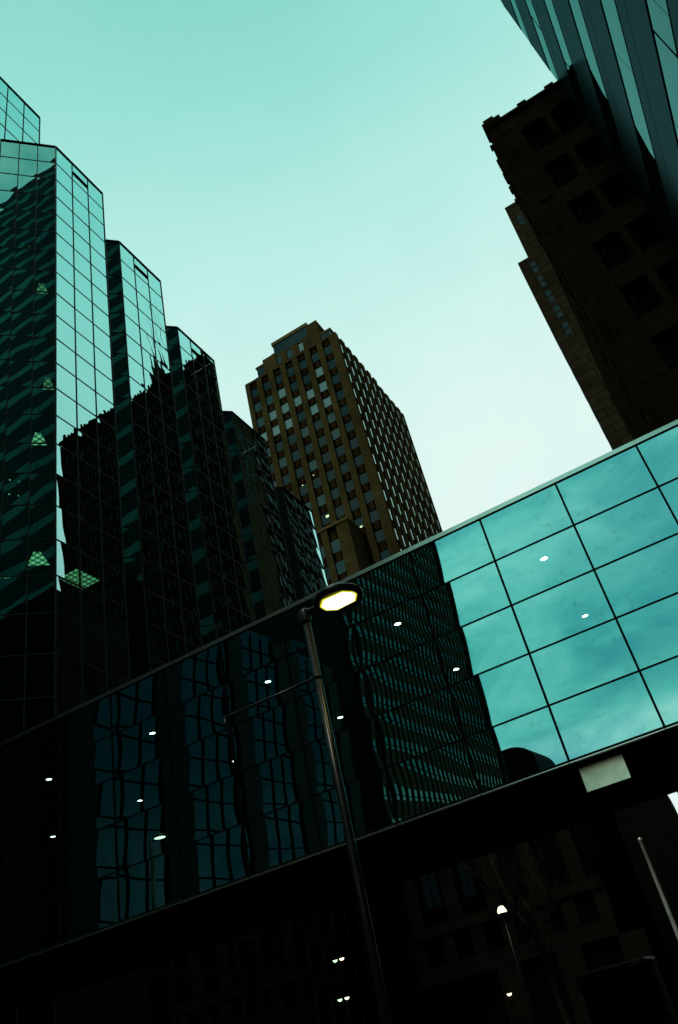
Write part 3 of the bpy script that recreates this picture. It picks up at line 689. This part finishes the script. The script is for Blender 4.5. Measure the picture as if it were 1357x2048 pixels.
MB().lathe((-13.2, 40, Z(4.82)), [(0.20, 0), (0.215, 0.06), (0.19, 0.17), (0.12, 0.27), (0.001, 0.31)], 20).build('globe', M['globe_lit'], gl)
MB().lathe((-13.2, 40, Z(4.82)), [(0.001, -0.06), (0.16, -0.04), (0.215, -0.002)], 20).build('collar', M['lamp_metal'], gl)
for nm, lab, x, y, z in (('wall_lamp', 'small lit wall lamp, upper of two beside the lamp pole foot', -23.49, 42.8, 5.30), ('wall_lamp', 'small lit wall lamp, lower of two beside the lamp pole foot', -23.49, 42.6, 3.48), ('wall_lamp', 'small lit lamp low on the pilastered stone building', -15.56, 44.6, 1.88)):
    t = thing(nm, lab, 'wall lamp', (x, y, Z(z)))
    MB().box(x - 0.20, x + 0.06, y - 0.12, y + 0.16, Z(z) + 0.02, Z(z) + 0.09).build('hood', M['lamp_metal'], t)
    MB().lathe((x, y, Z(z)), [(0.001, -0.09), (0.09, -0.06), (0.13, 0.018)], 12).build('bulb', M['globe_lit'], t)
# bare street tree
tr_ = thing('bare_tree', 'leafless street tree with thin dark branches under the bridge', 'tree', (-9.6, 33, 0))
tk = MB(); cr = MB(); rt2 = random.Random(21)
def branch(p, d, L_, r, depth):
    q = p
    for s_ in range(3):
        d2 = (d + Vector((rt2.uniform(-.12, .12), rt2.uniform(-.12, .12), rt2.uniform(-.02, .12)))).normalized()
        e = q + d2 * (L_ / 3); (tk if depth == 0 else cr).tube(q, e, r * (1 - 0.15 * s_), r * (1 - 0.15 * (s_ + 1)), 6, False); q = e; d = d2
        if depth < 4 and (depth > 0 or s_ > 0):
            for b_ in range(2 if depth < 3 else 1):
                ax = Vector((rt2.uniform(-1, 1), rt2.uniform(-1, 1), rt2.uniform(0.1, 0.9))).normalized()
                branch(q, (d * 0.7 + ax * 0.8).normalized(), L_ * rt2.uniform(0.5, 0.72), r * 0.5, depth + 1)
branch(Vector((-9.6, 33, 0)), Vector((0, 0, 1)), 4.6, 0.16, 0)
tk.build('trunk', M['bark'], tr_); cr.build('crown', M['bark'], tr_)
# bus shelter whose roof edge catches a faint line of light
bs = thing('bus_shelter', 'dim bus shelter with a faintly shining roof edge, low beneath the bridge', 'bus shelter', (-7.1, 30.5, 0))
MB().box(-8.5, -5.75, 29.7, 31.4, Z(1.22), Z(1.30)).build('roof', M['lamp_metal'], bs)
MB().box(-8.4, -5.85, 31.2, 31.25, 0.5, Z(1.2)).build('back_panel', M['black_pane'], bs)
for x in (-8.4, -5.9): MB().tube((x, 31.1, 0), (x, 31.1, Z(1.22)), 0.05, 0.05, 10).build('post', M['lamp_metal'], bs)

# ------------------------------------------------------------------ across the street behind the viewer, mirrored in the bridge
rt3 = thing('ribbed_tower', 'ribbed office tower with pale window bands, mirrored in the bridge glass', 'tower', (-42, -38, 0))
VX, VY0, VY1, VH = -23.7, -53.4, -21.9, Z(74)
MB().box(-60, VX - 0.3, VY0, VY1, 0, VH).build('core', M['pillar'], rt3)
rbm = MB(); sp = MB(); wi = MB()
ny = 24; dy = (VY1 - VY0 - 1.0) / ny
zf = Z(2.0)
for k in range(ny + 1):
    y = VY1 - 0.5 - dy * k; rbm.box(VX - 0.3, VX + 0.07, y - 0.13, y + 0.13, 0, VH)
rbm.box(VX - 0.3, VX + 0.25, VY1 - 0.3, VY1, 0, VH); rbm.box(VX - 0.3, VX + 0.25, VY0, VY0 + 0.9, 0, VH)
rbm.build('ribs', M['rib_stone'], rt3)
tr4 = MB(); nb = 0
while zf < VH - 3:
    sp2 = MB().box(VX - 0.29, VX - 0.02, VY0 + 0.3, VY1 - 0.3, zf + 1.42, zf + 3.38); sp2.build('spandrel_band', M['rib_spandrel'], rt3)
    w_ = MB().box(VX - 0.29, VX - 0.03, VY0 + 0.3, VY1 - 0.3, zf, zf + 1.4); w_.build('window_band', M['rib_pane'], rt3)
    tr4.box(VX - 0.1, VX + 0.01, VY0 + 0.3, VY1 - 0.3, zf + 0.42, zf + 0.50)
    zf += 3.4
tr4.build('transoms', M['dark_metal'], rt3)
gh = thing('pillared_glass_hall', 'dark glass hall between black pillars, mirrored in the left of the bridge', 'building', (-30, -3, 0))
MB().box(-60, XW - 0.4, -16.4, 9.6, 0, Z(24)).build('core', M['pillar'], gh)
HV = [24.3 - 3.05 + 0.9, 30.4 - 3.05 + 0.9]
for k in range(5):
    yv = 24.25 + STEP * k                    # pillar centre in the mirror; the real one stands at 32 - yv
    MB().box(XW - 0.4, XW + 0.12, 32 - yv - 0.85, 32 - yv + 0.85, 0, Z(24)).build('pillar', M['pillar'], gh)
    yy0 = 32 - yv - STEP + 0.85
    if k < 4:
        gp = MB(); wv = (STEP - 1.7)
        for i in range(3):
            z_ = 0.1
            while z_ < Z(23):
                gp.pane((XW - 0.05, yy0 + wv / 3 * i + 0.03), (0, 1), wv / 3 - 0.06, z_ + 0.03, z_ + 1.97, (1, 0), res=4, amp=0.003, tilt=0.002); z_ += 2
        gp.build('glazing', M['hall_glass'], gh)
        gm = MB()
        for i in range(1, 3): gm.box(XW - 0.3, XW + 0.03, yy0 + wv / 3 * i - 0.05, yy0 + wv / 3 * i + 0.05, 0, Z(24))
        z_ = 2.1
        while z_ < Z(23): gm.box(XW - 0.3, XW + 0.02, yy0, yy0 + wv, z_ - 0.035, z_ + 0.035); z_ += 2
        gm.build('mullion_grid', M['black_frame'], gh)
rd = thing('round_roofed_building', 'low dark building with a rounded roofline, mirrored at the bridge foot', 'building', (-33, -90, 0))
q = MB(); n = 14
pr_ = [(-36, 0)] + [(-36, Z(35.2)), (-31.5, Z(35.2))] + [(-31.5 + 4.6 * math.sin(i / n * PI / 2), Z(30.6) + 4.6 * math.cos(i / n * PI / 2)) for i in range(1, n + 1)] + [(-26.9, 0)]
k = len(pr_)
q.v = [(x, -86, z_) for x, z_ in pr_] + [(x, -98, z_) for x, z_ in pr_]
q.f = [tuple(range(k)), tuple(range(2 * k - 1, k - 1, -1))] + [(i, i + k, (i + 1) % k + k, (i + 1) % k) for i in range(k)]
q.sm = [False] * len(q.f)
q.build('wall', M['dark_office'], rd)
for r in range(6):
    for c in range(4): MB().box(-35 + 2 * c, -34 + 2 * c, -86.0 + 0.001, -85.9, Z(8 + 4 * r), Z(10 + 4 * r)).build('window', M['black_pane'], rd)

# ------------------------------------------------------------------ sky and light
sc = bpy.context.scene
wd = bpy.data.worlds.new('World'); sc.world = wd; wd.use_nodes = True
nt = wd.node_tree; N, L = nt.nodes, nt.links; N.clear()
out = N.new('ShaderNodeOutputWorld'); bg = N.new('ShaderNodeBackground'); bg.inputs['Strength'].default_value = 0.1
SUN_EL, SUN_AZ = R(66), R(195)
sky = N.new('ShaderNodeTexSky'); sky.sky_type = 'NISHITA'; sky.sun_disc = False; sky.sun_elevation = SUN_EL; sky.sun_rotation = SUN_AZ
sky.air_density = 1.0; sky.dust_density = 3.0
tc = N.new('ShaderNodeTexCoord'); sx = N.new('ShaderNodeSeparateXYZ'); L.new(tc.outputs['Generated'], sx.inputs[0])
def ramp(stops):
    r = N.new('ShaderNodeValToRGB'); el = r.color_ramp.elements
    while len(el) < len(stops): el.new(0.5)
    for e, (p, c) in zip(el, stops): e.position = p; e.color = rgb(c)
    return r
# overcast dome ahead: bright low, deep teal overhead
ahead = ramp([(0.0, (0.80, 0.96, 0.92)), (0.50, (0.80, 0.96, 0.92)), (0.64, (0.73, 0.95, 0.90)), (0.77, (0.55, 0.90, 0.83)), (0.89, (0.32, 0.77, 0.69)), (1.0, (0.16, 0.57, 0.51))])
L.new(sx.outputs[2], ahead.inputs[0])
behind = ramp([(0.0, (0.76, 0.98, 0.92)), (0.252, (0.66, 0.96, 0.88)), (0.285, (0.30, 0.76, 0.68)), (0.36, (0.20, 0.66, 0.61)), (0.50, (0.32, 0.80, 0.72)), (0.75, (0.36, 0.84, 0.73)), (1.0, (0.17, 0.58, 0.49))])
L.new(sx.outputs[2], behind.inputs[0])
mr = N.new('ShaderNodeMapRange'); mr.inputs[1].default_value = -0.5; mr.inputs[2].default_value = 0.35; mr.interpolation_type = 'SMOOTHSTEP'
L.new(sx.outputs[1], mr.inputs[0])
mx = N.new('ShaderNodeMix'); mx.data_type = 'RGBA'
L.new(mr.outputs[0], mx.inputs['Factor']); L.new(behind.outputs[0], mx.inputs['A']); L.new(ahead.outputs[0], mx.inputs['B'])
CLOUD = (0.37, 0.0, 0.8)
# cloud base: flattened noise, stronger behind the viewer
mp = N.new('ShaderNodeMapping'); mp.inputs['Scale'].default_value = (1.0, 1.0, 1.5); mp.inputs['Location'].default_value = CLOUD; L.new(tc.outputs['Generated'], mp.inputs['Vector'])
nz = N.new('ShaderNodeTexNoise'); nz.inputs['Scale'].default_value = 6.5; nz.inputs['Detail'].default_value = 7; nz.inputs['Roughness'].default_value = 0.55; nz.inputs['Distortion'].default_value = 0.4
L.new(mp.outputs[0], nz.inputs['Vector'])
cl = ramp([(0.36, (0.38, 0.62, 0.72)), (0.50, (0.95, 0.97, 0.97)), (0.64, (1.7, 1.2, 1.18))]); L.new(nz.outputs['Fac'], cl.inputs[0])
clf = N.new('ShaderNodeMapRange'); clf.inputs[1].default_value = -0.4; clf.inputs[2].default_value = 0.12; clf.inputs[3].default_value = 0.85; clf.inputs[4].default_value = 0.05
L.new(sx.outputs[1], clf.inputs[0])
m2 = N.new('ShaderNodeMix'); m2.data_type = 'RGBA'; m2.blend_type = 'MULTIPLY'; L.new(clf.outputs[0], m2.inputs['Factor'])
L.new(mx.outputs['Result'], m2.inputs['A']); L.new(cl.outputs[0], m2.inputs['B'])
sdk = N.new('ShaderNodeMapRange'); sdk.inputs[1].default_value = 0.58; sdk.inputs[2].default_value = 0.85; sdk.inputs[3].default_value = 1.0; sdk.inputs[4].default_value = 0.22  # sky dimmed toward +x, out of view, to shade the brown high-rise's right face
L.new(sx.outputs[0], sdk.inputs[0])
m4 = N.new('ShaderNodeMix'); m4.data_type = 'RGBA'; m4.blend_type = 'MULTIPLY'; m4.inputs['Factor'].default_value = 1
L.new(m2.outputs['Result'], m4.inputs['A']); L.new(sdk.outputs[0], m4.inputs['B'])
# a darker bank of cloud low in the sky behind the viewer, to the right
def step(sock, a, b):
    r = N.new('ShaderNodeMapRange'); r.interpolation_type = 'SMOOTHSTEP'; r.inputs[1].default_value = a; r.inputs[2].default_value = b
    L.new(sock, r.inputs[0]); return r.outputs[0]
def mul(p, q):
    r = N.new('ShaderNodeMath'); r.operation = 'MULTIPLY'; L.new(p, r.inputs[0]); L.new(q, r.inputs[1]); return r.outputs[0]
wob = N.new('ShaderNodeMath'); wob.operation = 'MULTIPLY_ADD'; wob.inputs[1].default_value = 0.22; wob.inputs[2].default_value = -0.11; L.new(nz.outputs['Fac'], wob.inputs[0])
zw = N.new('ShaderNodeMath'); zw.operation = 'ADD'; L.new(sx.outputs[2], zw.inputs[0]); L.new(wob.outputs[0], zw.inputs[1])
bank = mul(mul(step(sx.outputs[0], -0.20, 0.10), step(zw.outputs[0], 0.26, 0.34)), mul(step(zw.outputs[0], 0.66, 0.44), step(sx.outputs[1], 0.0, -0.3)))
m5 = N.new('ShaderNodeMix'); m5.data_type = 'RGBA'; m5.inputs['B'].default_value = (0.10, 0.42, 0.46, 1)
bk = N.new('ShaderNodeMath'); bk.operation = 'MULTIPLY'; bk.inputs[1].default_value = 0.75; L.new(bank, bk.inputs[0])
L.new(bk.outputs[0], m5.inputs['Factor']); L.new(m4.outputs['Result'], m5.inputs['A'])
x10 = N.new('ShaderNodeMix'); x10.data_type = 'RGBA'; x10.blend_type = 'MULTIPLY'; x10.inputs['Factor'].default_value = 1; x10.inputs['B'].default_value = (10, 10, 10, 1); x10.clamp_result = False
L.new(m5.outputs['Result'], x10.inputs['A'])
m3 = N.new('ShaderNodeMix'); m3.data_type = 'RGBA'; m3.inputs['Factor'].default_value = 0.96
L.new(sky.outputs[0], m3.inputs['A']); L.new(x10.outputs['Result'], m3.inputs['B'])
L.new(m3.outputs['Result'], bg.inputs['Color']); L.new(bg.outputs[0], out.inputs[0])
sd = bpy.data.lights.new('sun', 'SUN'); so = bpy.data.objects.new('sun', sd); C.objects.link(so)
sd.energy = 1.4; sd.angle = R(15); sd.color = (1.0, 0.90, 0.72)
d = Vector((math.sin(SUN_AZ) * math.cos(SUN_EL), math.cos(SUN_AZ) * math.cos(SUN_EL), math.sin(SUN_EL)))
so.rotation_euler = d.to_track_quat('Z', 'Y').to_euler(); so.location = (0, -20, 60)
sc.view_settings.view_transform = 'Standard'; sc.view_settings.look = 'None'; sc.view_settings.exposure = 0; sc.view_settings.gamma = 1
sc.cycles.max_bounces = 8; sc.cycles.glossy_bounces = 5; sc.cycles.diffuse_bounces = 3; sc.cycles.transparent_max_bounces = 8
sc.cycles.use_denoising = True
